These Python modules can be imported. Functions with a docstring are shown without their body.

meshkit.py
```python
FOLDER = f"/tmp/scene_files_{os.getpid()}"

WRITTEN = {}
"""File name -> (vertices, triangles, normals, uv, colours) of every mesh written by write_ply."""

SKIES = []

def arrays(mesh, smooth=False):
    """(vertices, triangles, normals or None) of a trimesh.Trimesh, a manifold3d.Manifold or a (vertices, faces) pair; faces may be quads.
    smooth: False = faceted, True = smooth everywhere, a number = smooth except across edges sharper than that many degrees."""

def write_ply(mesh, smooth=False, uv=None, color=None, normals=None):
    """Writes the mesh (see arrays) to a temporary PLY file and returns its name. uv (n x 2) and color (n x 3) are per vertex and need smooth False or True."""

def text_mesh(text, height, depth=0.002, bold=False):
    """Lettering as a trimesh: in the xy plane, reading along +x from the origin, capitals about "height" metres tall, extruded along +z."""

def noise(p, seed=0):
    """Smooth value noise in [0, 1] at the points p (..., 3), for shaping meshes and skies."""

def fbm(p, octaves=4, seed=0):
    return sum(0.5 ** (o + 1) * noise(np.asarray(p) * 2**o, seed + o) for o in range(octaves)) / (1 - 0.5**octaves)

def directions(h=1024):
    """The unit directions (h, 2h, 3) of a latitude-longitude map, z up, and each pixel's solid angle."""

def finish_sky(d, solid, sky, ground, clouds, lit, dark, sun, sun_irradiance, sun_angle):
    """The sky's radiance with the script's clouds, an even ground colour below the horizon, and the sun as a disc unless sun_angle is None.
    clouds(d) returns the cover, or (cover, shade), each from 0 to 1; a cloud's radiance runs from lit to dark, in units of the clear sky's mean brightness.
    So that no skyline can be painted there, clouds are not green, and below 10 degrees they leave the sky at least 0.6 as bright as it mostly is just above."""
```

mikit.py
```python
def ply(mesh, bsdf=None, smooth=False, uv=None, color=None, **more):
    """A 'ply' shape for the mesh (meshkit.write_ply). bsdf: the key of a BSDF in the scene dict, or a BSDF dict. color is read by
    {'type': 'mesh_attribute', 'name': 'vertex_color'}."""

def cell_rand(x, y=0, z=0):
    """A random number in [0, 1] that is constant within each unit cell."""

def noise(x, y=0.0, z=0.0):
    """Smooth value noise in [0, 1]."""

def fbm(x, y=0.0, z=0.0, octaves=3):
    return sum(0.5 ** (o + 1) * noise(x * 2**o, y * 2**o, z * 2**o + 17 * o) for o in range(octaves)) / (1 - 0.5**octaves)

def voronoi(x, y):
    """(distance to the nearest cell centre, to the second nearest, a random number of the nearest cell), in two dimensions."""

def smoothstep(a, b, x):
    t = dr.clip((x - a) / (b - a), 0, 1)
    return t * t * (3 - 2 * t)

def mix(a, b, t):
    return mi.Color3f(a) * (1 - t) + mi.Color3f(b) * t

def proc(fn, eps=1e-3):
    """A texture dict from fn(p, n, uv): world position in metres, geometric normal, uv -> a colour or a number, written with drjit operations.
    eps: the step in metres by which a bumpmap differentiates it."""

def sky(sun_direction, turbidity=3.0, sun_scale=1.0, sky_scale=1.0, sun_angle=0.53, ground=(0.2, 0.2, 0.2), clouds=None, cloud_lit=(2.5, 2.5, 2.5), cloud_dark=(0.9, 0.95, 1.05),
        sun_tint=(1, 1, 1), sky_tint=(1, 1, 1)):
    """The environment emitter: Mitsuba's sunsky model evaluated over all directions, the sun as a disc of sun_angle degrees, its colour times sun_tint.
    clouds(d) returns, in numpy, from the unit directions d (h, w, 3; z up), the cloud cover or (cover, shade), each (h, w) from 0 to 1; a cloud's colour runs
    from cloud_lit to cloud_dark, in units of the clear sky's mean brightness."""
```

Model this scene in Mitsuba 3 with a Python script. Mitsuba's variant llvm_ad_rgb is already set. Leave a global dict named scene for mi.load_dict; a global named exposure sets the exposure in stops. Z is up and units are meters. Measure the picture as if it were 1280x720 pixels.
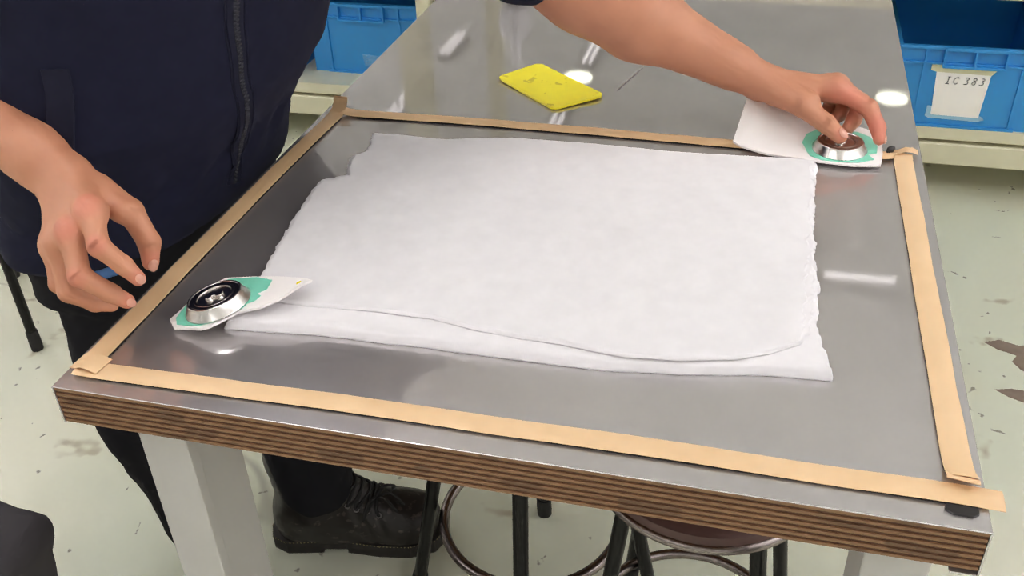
import math
import numpy as np, trimesh, shapely, drjit as dr, mitsuba as mi, mikit, meshkit
from shapely.geometry import Polygon
from mikit import proc, noise, fbm, voronoi, smoothstep, mix

T = mi.ScalarTransform4f
rng = np.random.default_rng(7)
H = 0.80                                   # height of the work table's top
scene, labels = {}, {}
A = np.array

# ------------------------------------------------------------------ camera, light, exposure
exposure = -0.60
LAMP = 48.0
CAM = A([0.67498, -0.63812, 1.43366]); FW = A([-0.224074, 0.799905, -0.556724]); UP = A([-0.112571, 0.546183, 0.830067])
scene['camera'] = {'type': 'perspective', 'fov': 54.88, 'fov_axis': 'x', 'near_clip': 0.02, 'far_clip': 60.0,
                   'to_world': T().look_at(origin=CAM.tolist(), target=(CAM + FW).tolist(), up=UP.tolist())}


# ------------------------------------------------------------------ materials
def rgb(*c):
    return {'type': 'rgb', 'value': [float(x) for x in c]}


def mat(key, color, rough=0.5, spec=0.5, metal=0.0, bump=None, bscale=0.001, beps=1e-3, **more):
    d = {'type': 'principled', 'base_color': color if isinstance(color, dict) else rgb(*color),
         'roughness': rough, 'specular': spec, 'metallic': metal, **more}
    if bump is not None:
        d = {'type': 'bumpmap', 'tex': proc(bump, eps=beps), 'scale': bscale, 'bsdf': d}
    scene[key] = {'type': 'twosided', 'bsdf': d}
    return key


def floor_col(p, n, uv):
    a = fbm(p.x * 1.3, p.y * 1.3, 0, 4)
    c = mix((0.76, 0.76, 0.61), (0.69, 0.73, 0.59), smoothstep(0.35, 0.65, a))
    big = smoothstep(0.60, 0.78, fbm(p.x * 2.1 + 7, p.y * 2.1, 3, 4)) * 0.35
    c = mix(c, (0.62, 0.57, 0.42), big)
    v1, v2, r = voronoi(p.x * 13 + noise(p.x * 40, p.y * 40) * 0.5, p.y * 13 + noise(p.x * 40, p.y * 40, 4) * 0.5)
    speck = smoothstep(0.13, 0.07, v1 + 0.10 * noise(p.x * 160, p.y * 160)) * dr.select(r > 0.60, 1.0, 0.0)
    c = mix(c, (0.16, 0.15, 0.11), speck * 0.75)
    w1, w2, r2 = voronoi(p.x * 4.1 + 3.3 + noise(p.x * 22, p.y * 22) * 0.35, p.y * 6.3 + noise(p.x * 22, p.y * 22, 8) * 0.35)
    smear = smoothstep(0.24, 0.05, w1 + 0.14 * noise(p.x * 70, p.y * 70, 2)) * dr.select(r2 > 0.50, 1.0, 0.0)
    c = mix(c, (0.36, 0.31, 0.20), smear * 0.65)
    scr = smoothstep(0.035, 0.0, dr.abs(noise(p.x * 5.5 + 40, p.y * 5.5) - 0.5)) * smoothstep(0.66, 0.8, noise(p.x * 3.1, p.y * 3.1, 30))
    return mix(c, (0.25, 0.24, 0.2), scr * 0.5)


def steel_col(p, n, uv):
    a = fbm(p.x * 3, p.y * 7, 1, 4)
    s = smoothstep(0.55, 0.75, fbm(p.x * 5 + 9, p.y * 14 + 3, 2, 4))
    c = mix((0.78, 0.765, 0.785), (0.72, 0.71, 0.73), a)
    k = smoothstep(0.70, 0.78, fbm(p.x * 17 + 5, p.y * 9, 7, 4))
    return mix(mix(c, (0.86, 0.85, 0.87), s * 0.35), (0.48, 0.47, 0.48), k * 0.45)


def steel_w(p, n, uv):
    s = smoothstep(0.42, 0.70, fbm(p.x * 4 + 2, p.y * 9 + 11, 5, 4))
    back = smoothstep(0.60, 0.74, p.y)
    return 0.72 - 0.15 * s - 0.50 * back


def steel_d(p, n, uv):
    return 0.25 + 0.08 * fbm(p.x * 6, p.y * 6, 3, 3) - 0.10 * smoothstep(0.62, 0.80, p.y)


def wood_light(p, n, uv):
    g = fbm(p.x * 14, p.y * 14, p.z * 300, 3)
    k = smoothstep(0.62, 0.75, noise(p.x * 30, p.y * 8, p.z * 60))
    return mix(mix((0.165, 0.082, 0.040), (0.235, 0.124, 0.058), g), (0.09, 0.045, 0.024), k * 0.7)


def wood_dark(p, n, uv):
    return mix((0.060, 0.027, 0.014), (0.115, 0.054, 0.026), fbm(p.x * 18, p.y * 18, p.z * 300, 3))


def paper_col(p, n, uv):
    return mix((0.66, 0.435, 0.235), (0.735, 0.50, 0.29), fbm(p.x * 25, p.y * 25, p.z * 30, 3))


def felt_bump(p, n, uv):
    return fbm(p.x * 130, p.y * 130, p.z * 130, 4) + 0.8 * fbm(p.x * 38, p.y * 38, 4, 3)


def felt_col(p, n, uv):
    return mix((0.665, 0.65, 0.67), (0.725, 0.71, 0.73), fbm(p.x * 60, p.y * 60, p.z * 60, 4))


REDS, CREASES = [], []


def skin_col(p, n, uv):
    c = mix((0.44, 0.182, 0.103), (0.52, 0.230, 0.136), fbm(p.x * 30, p.y * 30, p.z * 30, 4))
    for (x, y, z), r, w in REDS:
        d = dr.sqrt(dr.square(p.x - x) + dr.square(p.y - y) + dr.square(p.z - z))
        c = mix(c, (0.58, 0.165, 0.12), smoothstep(r, r * 0.25, d) * w)
    return c


def skin_bump(p, n, uv):
    v1, v2, r = voronoi(p.x * 420 + p.z * 200, p.y * 420 - p.z * 150)
    h = v1 * 0.5 + fbm(p.x * 160, p.y * 160, p.z * 160, 3)
    for (x, y, z), (a, b, c), R in CREASES:        # skin folds over the joints
        dx, dy, dz = p.x - x, p.y - y, p.z - z
        d = dx * a + dy * b + dz * c + 0.0012 * (noise(p.x * 180, p.y * 180, p.z * 180) - 0.5)
        h -= 9.0 * dr.exp(-dr.square(d / 0.0008)) * dr.exp(-(dx * dx + dy * dy + dz * dz) / (R * R))
    return h


def cloth_col(p, n, uv):
    return mix((0.0075, 0.0085, 0.021), (0.011, 0.012, 0.027), fbm(p.x * 60, p.y * 60, p.z * 60, 3))


def cloth_bump(p, n, uv):
    return fbm(p.x * 500, p.y * 500, p.z * 500, 2)


def yellow_col(p, n, uv):
    d = smoothstep(0.74, 0.80, fbm(p.x * 60, p.y * 60 + 3, 1, 3)) + 0.15 * fbm(p.x * 12, p.y * 12, 9, 3)
    return mix(mix((0.92, 0.80, 0.012), (0.87, 0.73, 0.015), fbm(p.x * 18, p.y * 18, 0, 3)), (0.42, 0.31, 0.02), d * 0.5)


def ceil_col(p, n, uv):
    return mix((0.82, 0.815, 0.86), (0.86, 0.855, 0.90), fbm(p.x * 2, p.y * 2, 0, 3))


def boot_col(p, n, uv):
    s = smoothstep(0.62, 0.75, fbm(p.x * 90, p.y * 90, p.z * 90, 4))
    return mix((0.013, 0.011, 0.010), (0.055, 0.042, 0.036), s * 0.6)


mat('m_floor', proc(floor_col), 0.42, 0.4)
mat('m_wall', (0.72, 0.72, 0.72), 0.7)
mat('m_ceiling', proc(ceil_col), 0.8)
scene['m_steel'] = {'type': 'twosided', 'bsdf': {'type': 'blendbsdf', 'weight': proc(steel_d),
    'z': {'type': 'blendbsdf', 'weight': proc(steel_w), 'a': {'type': 'roughconductor', 'alpha': 0.002, 'specular_reflectance': proc(steel_col)},
          'b': {'type': 'roughconductor', 'alpha': 0.15, 'specular_reflectance': proc(steel_col)}},
    'd': {'type': 'diffuse', 'reflectance': rgb(0.40, 0.375, 0.36)}}}
mat('m_ply_light', proc(wood_light), 0.45, 0.5)
mat('m_ply_dark', proc(wood_dark), 0.5, 0.4)
mat('m_leg', (0.47, 0.46, 0.45), 0.4, 0.5)
mat('m_paper', proc(paper_col), 0.55, 0.4)
mat('m_sealant', (0.012, 0.011, 0.011), 0.35, 0.5)
mat('m_felt', proc(felt_col), 0.95, 0.1, bump=felt_bump, bscale=0.0008)
mat('m_pad', (0.82, 0.79, 0.775), 0.85, 0.2, bump=felt_bump, bscale=0.0004)
mat('m_green', (0.22, 0.70, 0.52), 0.22, 0.6)
scene['m_metal'] = {'type': 'twosided', 'bsdf': {'type': 'roughconductor', 'alpha': 0.10, 'specular_reflectance': rgb(0.74, 0.71, 0.68)}}
scene['m_metal_dark'] = {'type': 'twosided', 'bsdf': {'type': 'roughconductor', 'alpha': 0.16, 'specular_reflectance': rgb(0.52, 0.48, 0.45)}}
mat('m_yellow', proc(yellow_col), 0.35, 0.5)
mat('m_skin', proc(skin_col), 0.48, 0.45, bump=skin_bump, bscale=0.00035, beps=5e-4)
mat('m_nail', (0.58, 0.275, 0.20), 0.25, 0.5)
mat('m_jacket', proc(cloth_col), 0.9, 0.15, bump=cloth_bump, bscale=0.0004, sheen=0.25)
mat('m_jacket_trim', (0.009, 0.010, 0.022), 0.85, 0.2)
mat('m_zip', (0.018, 0.019, 0.027), 0.65, 0.3)
mat('m_shirt', (0.075, 0.16, 0.36), 0.8, 0.2)
mat('m_trousers', (0.0055, 0.0055, 0.008), 0.85, 0.2, bump=cloth_bump, bscale=0.0004)
mat('m_boot', proc(boot_col), 0.36, 0.35)
mat('m_sole', (0.014, 0.012, 0.011), 0.55, 0.4)
mat('m_stitch', (0.30, 0.24, 0.10), 0.7)
mat('m_lace', (0.008, 0.008, 0.008), 0.8)
mat('m_eyelet', (0.12, 0.11, 0.11), 0.35, 0.5, metal=0.6)
mat('m_hair', (0.012, 0.010, 0.009), 0.45, 0.5)
mat('m_eye', (0.6, 0.58, 0.55), 0.2)
mat('m_lip', (0.45, 0.17, 0.14), 0.45)
mat('m_black_tube', (0.006, 0.006, 0.006), 0.16, 0.2)
scene['m_chrome'] = {'type': 'twosided', 'bsdf': {'type': 'roughconductor', 'alpha': 0.12, 'specular_reflectance': rgb(0.27, 0.235, 0.225)}}
mat('m_rubber', (0.015, 0.015, 0.015), 0.7, 0.3)
mat('m_seat', (0.085, 0.045, 0.04), 0.5, 0.4)
mat('m_crate', (0.025, 0.25, 0.62), 0.35, 0.5)
mat('m_crate_dim', (0.025, 0.20, 0.52), 0.35, 0.5)
mat('m_shelf', (0.66, 0.63, 0.46), 0.45, 0.5)
mat('m_shelf_shade', (0.012, 0.022, 0.055), 0.7, 0.2)  # navy-black stands for the darkness inside the shelf
mat('m_note', (0.86, 0.83, 0.80), 0.6, 0.3)
mat('m_note_yellow', (0.74, 0.71, 0.48), 0.6, 0.3)
mat('m_clear_tape', (0.30, 0.52, 0.72), 0.25, 0.5)
mat('m_ink', (0.05, 0.05, 0.06), 0.6)
mat('m_bag', (0.040, 0.037, 0.041), 0.75, 0.3, bump=cloth_bump, bscale=0.0006)
mat('m_bag_trim', (0.04, 0.038, 0.04), 0.6, 0.3)
mat('m_grey_plastic', (0.45, 0.45, 0.44), 0.3, 0.5)
mat('m_black', (0.012, 0.012, 0.013), 0.4, 0.5)
mat('m_lamp_grey', (0.30, 0.29, 0.28), 0.5)
mat('m_lamp_white', (0.80, 0.78, 0.74), 0.5)
mat('m_scratch', (0.30, 0.28, 0.26), 0.5)


# ------------------------------------------------------------------ helpers
def put(key, mesh, m, smooth=False, label=None, category=None, group=None, kind=None, **more):
    k, i = key, 0
    while k in scene:
        i += 1
        k = f'{key}_{i:03d}'
    scene[k] = mikit.ply(mesh, m, smooth=smooth, **more)
    tag(k, label, category, group, kind)
    return k


def tag(k, label=None, category=None, group=None, kind=None):
    d = {a: b for a, b in (('label', label), ('category', category), ('group', group), ('kind', kind)) if b}
    if d:
        labels.setdefault(k, {}).update(d)


def box(x0, x1, y0, y1, z0, z1, bevel=0.0):
    if bevel > 0:
        import manifold3d as m3
        s = [m3.Manifold.cube([x1 - x0 - (2 * bevel if a != 0 else 0), y1 - y0 - (2 * bevel if a != 1 else 0), z1 - z0 - (2 * bevel if a != 2 else 0)], True) for a in range(3)]
        h = m3.Manifold.batch_hull(s).translate([(x0 + x1) / 2, (y0 + y1) / 2, (z0 + z1) / 2]).to_mesh()
        return trimesh.Trimesh(h.vert_properties[:, :3], h.tri_verts, process=False)
    b = trimesh.creation.box([x1 - x0, y1 - y0, z1 - z0])
    b.apply_translation([(x0 + x1) / 2, (y0 + y1) / 2, (z0 + z1) / 2])
    return b


def cat(*ms):
    return trimesh.util.concatenate([m for m in ms])


def tube(pts, r, n=14, closed=False, caps=True):
    """A round tube along points; r a number or one per point."""
    P = A(pts, float); m = len(P); R = np.broadcast_to(A(r, float), (m,))
    if closed:
        t = np.roll(P, -1, 0) - np.roll(P, 1, 0)
    else:
        t = np.gradient(P, axis=0)
    t /= np.linalg.norm(t, axis=1, keepdims=True)
    a = np.cross(t[0], [0, 0, 1.0])
    if np.linalg.norm(a) < 0.2:
        a = np.cross(t[0], [1.0, 0, 0])
    a /= np.linalg.norm(a); V = []
    for i in range(m):
        a = a - t[i] * (a @ t[i]); a /= np.linalg.norm(a)
        b = np.cross(t[i], a); th = np.arange(n) * 2 * np.pi / n
        V.append(P[i] + R[i] * (np.cos(th)[:, None] * a + np.sin(th)[:, None] * b))
    V = np.vstack(V); F = []
    j = np.arange(n); k = (j + 1) % n
    for i in range(m if closed else m - 1):
        o, q = i * n, ((i + 1) % m) * n
        F += [np.stack([o + j, o + k, q + k], 1), np.stack([o + j, q + k, q + j], 1)]
    if not closed and caps:
        V = np.vstack([V, P[0], P[-1]]); c0, c1 = len(V) - 2, len(V) - 1; e = (m - 1) * n
        F += [np.stack([j * 0 + c0, k, j], 1), np.stack([j * 0 + c1, e + j, e + k], 1)]
    return trimesh.Trimesh(V, np.vstack(F), process=False)


def lathe(profile, n=64):
    return trimesh.creation.revolve(A(profile, float), sections=n)


def ring(c, R, r, n=72, m=14):
    th = np.arange(n) * 2 * np.pi / n
    return tube(np.stack([c[0] + R * np.cos(th), c[1] + R * np.sin(th), th * 0 + c[2]], 1), r, m, closed=True)


def sheet(outline, t, zf, edge=0.006, smooth_edge=0.0):
    """A thin sheet with the given outline (metres, x y); zf(x, y) is its underside."""
    poly = outline if isinstance(outline, Polygon) else Polygon(outline)
    poly = shapely.segmentize(poly.buffer(0), edge * 1.5)
    m = trimesh.creation.extrude_polygon(poly, t, engine='earcut')
    v, f = trimesh.remesh.subdivide_to_size(m.vertices, m.faces, edge * 2, max_iter=14)
    m = trimesh.Trimesh(v, f); m.merge_vertices()
    v = m.vertices.copy()
    v[:, 2] += zf(v[:, 0], v[:, 1])
    return trimesh.Trimesh(v, m.faces, process=False)


def curve(pts, n, kind='linear'):
    P = A(pts, float); s = np.r_[0, np.cumsum(np.linalg.norm(np.diff(P, axis=0), axis=1))]
    q = np.linspace(0, s[-1], n)
    if kind == 'smooth' and len(P) > 2:
        from scipy.interpolate import PchipInterpolator
        return PchipInterpolator(s, P)(q)
    return np.stack([np.interp(q, s, P[:, k]) for k in range(P.shape[1])], 1)


def coons(front, right, back, left, nu, nv):
    """Grid of points: front and back run along +x, left and right along +y."""
    c0, c1, d0, d1 = (curve(front, nu), curve(back, nu), curve(left, nv), curve(right, nv))
    u, v = np.linspace(0, 1, nu)[None, :, None], np.linspace(0, 1, nv)[:, None, None]
    S = (1 - v) * c0[None] + v * c1[None] + (1 - u) * d0[:, None] + u * d1[:, None]
    return S - ((1 - u) * (1 - v) * c0[0] + u * (1 - v) * c0[-1] + (1 - u) * v * c1[0] + u * v * c1[-1])


def blanket(grid, zbase, ztop):
    """Closed solid from a grid of x y with heights of its under and upper side."""
    nv, nu = grid.shape[:2]
    top = np.dstack([grid, ztop]).reshape(-1, 3); bot = np.dstack([grid, zbase]).reshape(-1, 3)
    i = np.arange(nv * nu).reshape(nv, nu); N = nv * nu
    a, b, c, d = i[:-1, :-1].ravel(), i[:-1, 1:].ravel(), i[1:, 1:].ravel(), i[1:, :-1].ravel()
    F = [np.stack([a, b, c], 1), np.stack([a, c, d], 1), np.stack([a, c, b], 1) + N, np.stack([a, d, c], 1) + N]
    rim = np.r_[i[0, :-1], i[:-1, -1], i[-1, :0:-1], i[:0:-1, 0]]; nx = np.roll(rim, -1)
    F += [np.stack([rim, rim + N, nx + N], 1), np.stack([rim, nx + N, nx], 1)]
    return trimesh.Trimesh(np.vstack([top, bot]), np.vstack(F), process=False)


# ---- implicit surfaces (bodies, clothes, bag)
def smin(a, b, k):
    h = np.maximum(k - np.abs(a - b), 0) / k
    return np.minimum(a, b) - h * h * k * 0.25


def cone(p, a, b, ra, rb):
    a, b = A(a, np.float32), A(b, np.float32); ba = b - a; pa = p - a
    t = np.clip((pa @ ba) / max(float(ba @ ba), 1e-9), 0, 1)
    d = pa - t[:, None] * ba
    return np.sqrt(np.einsum('ij,ij->i', d, d)) - (ra + (rb - ra) * t).astype(np.float32)


def ellip(p, c, r, R=None):
    q = p - A(c, np.float32)
    if R is not None:
        q = q @ R
    r = A(r, np.float32); k0 = np.linalg.norm(q / r, axis=1); k1 = np.linalg.norm(q / (r * r), axis=1)
    return k0 * (k0 - 1) / np.maximum(k1, 1e-6)


def surface(f, lo, hi, h, taubin=0):
    """Naive surface nets of the signed distance f over the box lo..hi with cell h."""
    lo, hi = A(lo, float), A(hi, float); n = np.ceil((hi - lo) / h).astype(int) + 1
    H0 = h * 4; nc = np.ceil((hi - lo) / H0).astype(int) + 1      # coarse pass: only cells near the surface get the fine one
    g = np.stack(np.meshgrid(*[lo[k] + np.arange(nc[k]) * H0 for k in range(3)], indexing='ij'), -1)
    dc = f(g.reshape(-1, 3).astype(np.float32)).reshape(nc)
    idx = np.stack(np.meshgrid(*[np.arange(n[k]) for k in range(3)], indexing='ij'), -1)
    ci = np.minimum((idx + 2) // 4, nc - 1)
    dn = dc[ci[..., 0], ci[..., 1], ci[..., 2]]
    near = np.abs(dn) < H0 * 2.2
    val = dn.astype(np.float32)
    pts = lo + idx[near] * h
    val[near] = np.concatenate([f(pts[i:i + 400000].astype(np.float32)) for i in range(0, len(pts), 400000)]) if len(pts) else []
    val = np.where(val == 0, 1e-7, val); ins = val < 0
    cs = [(a, b, c) for a in (0, 1) for b in (0, 1) for c in (0, 1)]
    sl = lambda arr, o: arr[o[0]:n[0] - 1 + o[0], o[1]:n[1] - 1 + o[1], o[2]:n[2] - 1 + o[2]]
    cnt = sum(sl(ins, o).astype(np.int8) for o in cs)
    act = (cnt > 0) & (cnt < 8); cell = np.argwhere(act)
    vid = np.full(act.shape, -1); vid[act] = np.arange(len(cell))
    acc = np.zeros((len(cell), 3)); num = np.zeros(len(cell))
    for i in range(8):
        for j in range(i + 1, 8):
            d = A(cs[j]) - A(cs[i])
            if np.abs(d).sum() != 1:
                continue
            va, vb = val[tuple((cell + cs[i]).T)], val[tuple((cell + cs[j]).T)]
            m = (va < 0) != (vb < 0); t = np.where(m, va / np.where(m, va - vb, 1), 0)
            acc += np.where(m[:, None], A(cs[i]) + t[:, None] * d, 0); num += m
    V = lo + (cell + acc / num[:, None]) * h
    F = []
    for ax in range(3):
        e = np.zeros(3, int); e[ax] = 1
        a = ins[:n[0] - e[0], :n[1] - e[1], :n[2] - e[2]]; b = ins[e[0]:, e[1]:, e[2]:]
        q = np.argwhere(a != b); sgn = a[tuple(q.T)]
        o1, o2 = (ax + 1) % 3, (ax + 2) % 3
        u = np.zeros(3, int); w = np.zeros(3, int); u[o1] = 1; w[o2] = 1
        ok = (q[:, o1] > 0) & (q[:, o2] > 0) & (q[:, o1] < n[o1] - 1) & (q[:, o2] < n[o2] - 1); q, sgn = q[ok], sgn[ok]
        i0, i1, i2, i3 = (vid[tuple((q - s).T)] for s in (u + w, w, 0 * u, u))
        f1 = np.stack([i0, i1, i2, i3], 1); f1[~sgn] = f1[~sgn][:, ::-1]
        F += [f1[:, [0, 1, 2]], f1[:, [0, 2, 3]]]
    m = trimesh.Trimesh(V, np.vstack(F), process=False)
    if taubin:
        import scipy.sparse as sp
        E = np.vstack([m.faces[:, [0, 1]], m.faces[:, [1, 2]], m.faces[:, [2, 0]]]); n_ = len(V)
        Am = sp.coo_matrix((np.ones(2 * len(E)), (np.r_[E[:, 0], E[:, 1]], np.r_[E[:, 1], E[:, 0]])), (n_, n_)).tocsr(); deg = np.maximum(np.asarray(Am.sum(1)), 1)
        W = V.copy()
        for _ in range(taubin):
            for lam in (0.5, -0.48):
                W = W + lam * (Am @ W / deg - W)
        step = W - V; ln = np.linalg.norm(step, axis=1, keepdims=True)
        m = trimesh.Trimesh(V + step * np.minimum(1, 0.7 * h / np.maximum(ln, 1e-9)), m.faces, process=False)
    return m


def union(a, b):
    import manifold3d as m3
    q = [m3.Manifold(m3.Mesh(np.ascontiguousarray(m.vertices, np.float32), np.ascontiguousarray(m.faces, np.uint32))) for m in (a, b)]
    r = (q[0] + q[1]).to_mesh()
    return trimesh.Trimesh(r.vert_properties[:, :3], r.tri_verts, process=False)


def snap(P, f, off=0.0, it=6):
    """Moves points onto the surface of f (plus off); returns points and outward normals."""
    P = A(P, np.float32).copy(); e = 0.002
    for _ in range(it):
        g = np.stack([(f(P + A(d, np.float32)) - f(P - A(d, np.float32))) / (2 * e) for d in np.eye(3) * e], 1)
        g /= np.maximum(np.linalg.norm(g, axis=1, keepdims=True), 1e-6)
        P -= g * (f(P) - off)[:, None]
    return P.astype(float), g.astype(float)


def ribbon(P, N, w, t):
    """A flat band of width w and thickness t along P with surface normals N."""
    P, N = A(P), A(N); tg = np.gradient(P, axis=0); tg /= np.linalg.norm(tg, axis=1, keepdims=True)
    s = np.cross(tg, N); s /= np.linalg.norm(s, axis=1, keepdims=True); w = np.broadcast_to(w, (len(P),))[:, None] / 2
    V = np.stack([P - s * w, P + s * w, P + s * w * 0.9 + N * t, P - s * w * 0.9 + N * t], 1).reshape(-1, 3); n = len(P); F = []
    for i in range(n - 1):
        for k in range(4):
            a, b = i * 4 + k, i * 4 + (k + 1) % 4
            F += [[a, b, b + 4], [a, b + 4, a + 4]]
    F += [[0, 2, 1], [0, 3, 2], [4 * n - 4, 4 * n - 3, 4 * n - 2], [4 * n - 4, 4 * n - 2, 4 * n - 1]]
    return trimesh.Trimesh(V, F, process=False)


def mfbm(x, y, s, octaves=3, seed=0):
    return meshkit.fbm(np.stack([np.asarray(x) * s, np.asarray(y) * s, np.zeros_like(np.asarray(x)) + seed], -1), octaves, seed) - 0.5


# ------------------------------------------------------------------ the room
X0, X1, Y0, Y1, ZC = -4.2, 4.6, -3.6, 8.0, 2.85
put('floor', box(X0 - .1, X1 + .1, Y0 - .1, Y1 + .1, -0.1, 0), 'm_floor', kind='structure', label='pale green painted concrete floor with dirt stains and scuffs')
put('ceiling', box(X0 - .1, X1 + .1, Y0 - .1, Y1 + .1, ZC, ZC + .1), 'm_ceiling', kind='structure')
put('wall_left', box(X0 - .1, X0, Y0, Y1, 0, ZC), 'm_wall', kind='structure')
put('wall_right', box(X1, X1 + .1, Y0, Y1, 0, ZC), 'm_wall', kind='structure')
put('wall_back', box(X0, X1, Y1, Y1 + .1, 0, ZC), 'm_wall', kind='structure')
put('wall_front', box(X0, X1, Y0 - .1, Y0, 0, ZC), 'm_wall', kind='structure')


def peel(cx, cy, pts):
    return sheet([(cx + a, cy + b) for a, b in pts], 0.0012, lambda x, y: x * 0 - 0.0002, 0.02)


mat('m_peel', proc(lambda p, n, uv: mix((0.30, 0.24, 0.19), (0.20, 0.15, 0.12), fbm(p.x * 30, p.y * 30, 0, 3))), 0.35, 0.5)
put('floor__peeled_patch', peel(1.30, 1.39, [(-.055, .035), (-.02, .05), (.02, .035), (.09, .06), (.2, .03), (.19, -.06), (.06, -.075), (.012, -.06), (-.004, -.03), (.01, -.005), (-.03, .012)]), 'm_peel', label='brown bare patch where the floor paint has peeled')
put('floor__peeled_patch', peel(1.29, 1.235, [(-.045, .012), (-.01, .022), (.05, .018), (.14, .01), (.13, -.03), (.04, -.032), (.01, -.022), (-.02, -.008)]), 'm_peel', label='narrow brown bare patch nearer the table')

# lamps ---------------------------------------------------------------
def emit(v):
    return {'type': 'area', 'radiance': rgb(v, v * 0.955, v * 0.97)}


def tube_lamp(x, y, L, lab, grp, along='y', power=LAMP, gap=0.045, drop=0.0):
    key, i = 'ceiling_lamp', 0
    while key + '__housing' in scene:
        i += 1; key = f'ceiling_lamp_{i:03d}'
    w = gap + 0.03; q = L / 2
    a = (x - w, x + w, y - q - .02, y + q + .02) if along == 'y' else (x - q - .02, x + q + .02, y - w, y + w)
    zt = ZC - drop
    if drop:
        a = (x - .02, x + .02, y - q - .02, y + q + .02)
        for e in (-.4, .4):
            put(key + '__rod', tube([(x, y + e, zt - .02), (x, y + e, ZC)], 0.005, 8), 'm_lamp_white', smooth=40)
    put(key + '__housing', box(*a, zt - 0.045, zt, 0.004), 'm_lamp_white' if drop else 'm_lamp_grey')
    for s in (-1, 1):
        e = [(x + s * gap, y - q, zt - .062), (x + s * gap, y + q, zt - .062)] if along == 'y' else [(x - q, y + s * gap, zt - .062), (x + q, y + s * gap, zt - .062)]
        put(key + '__tube', tube(e, 0.014 if drop else 0.0095, 10), 'm_lamp_white', smooth=40, emitter=emit(power))
    tag(key, lab, 'ceiling lamp', grp)


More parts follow.
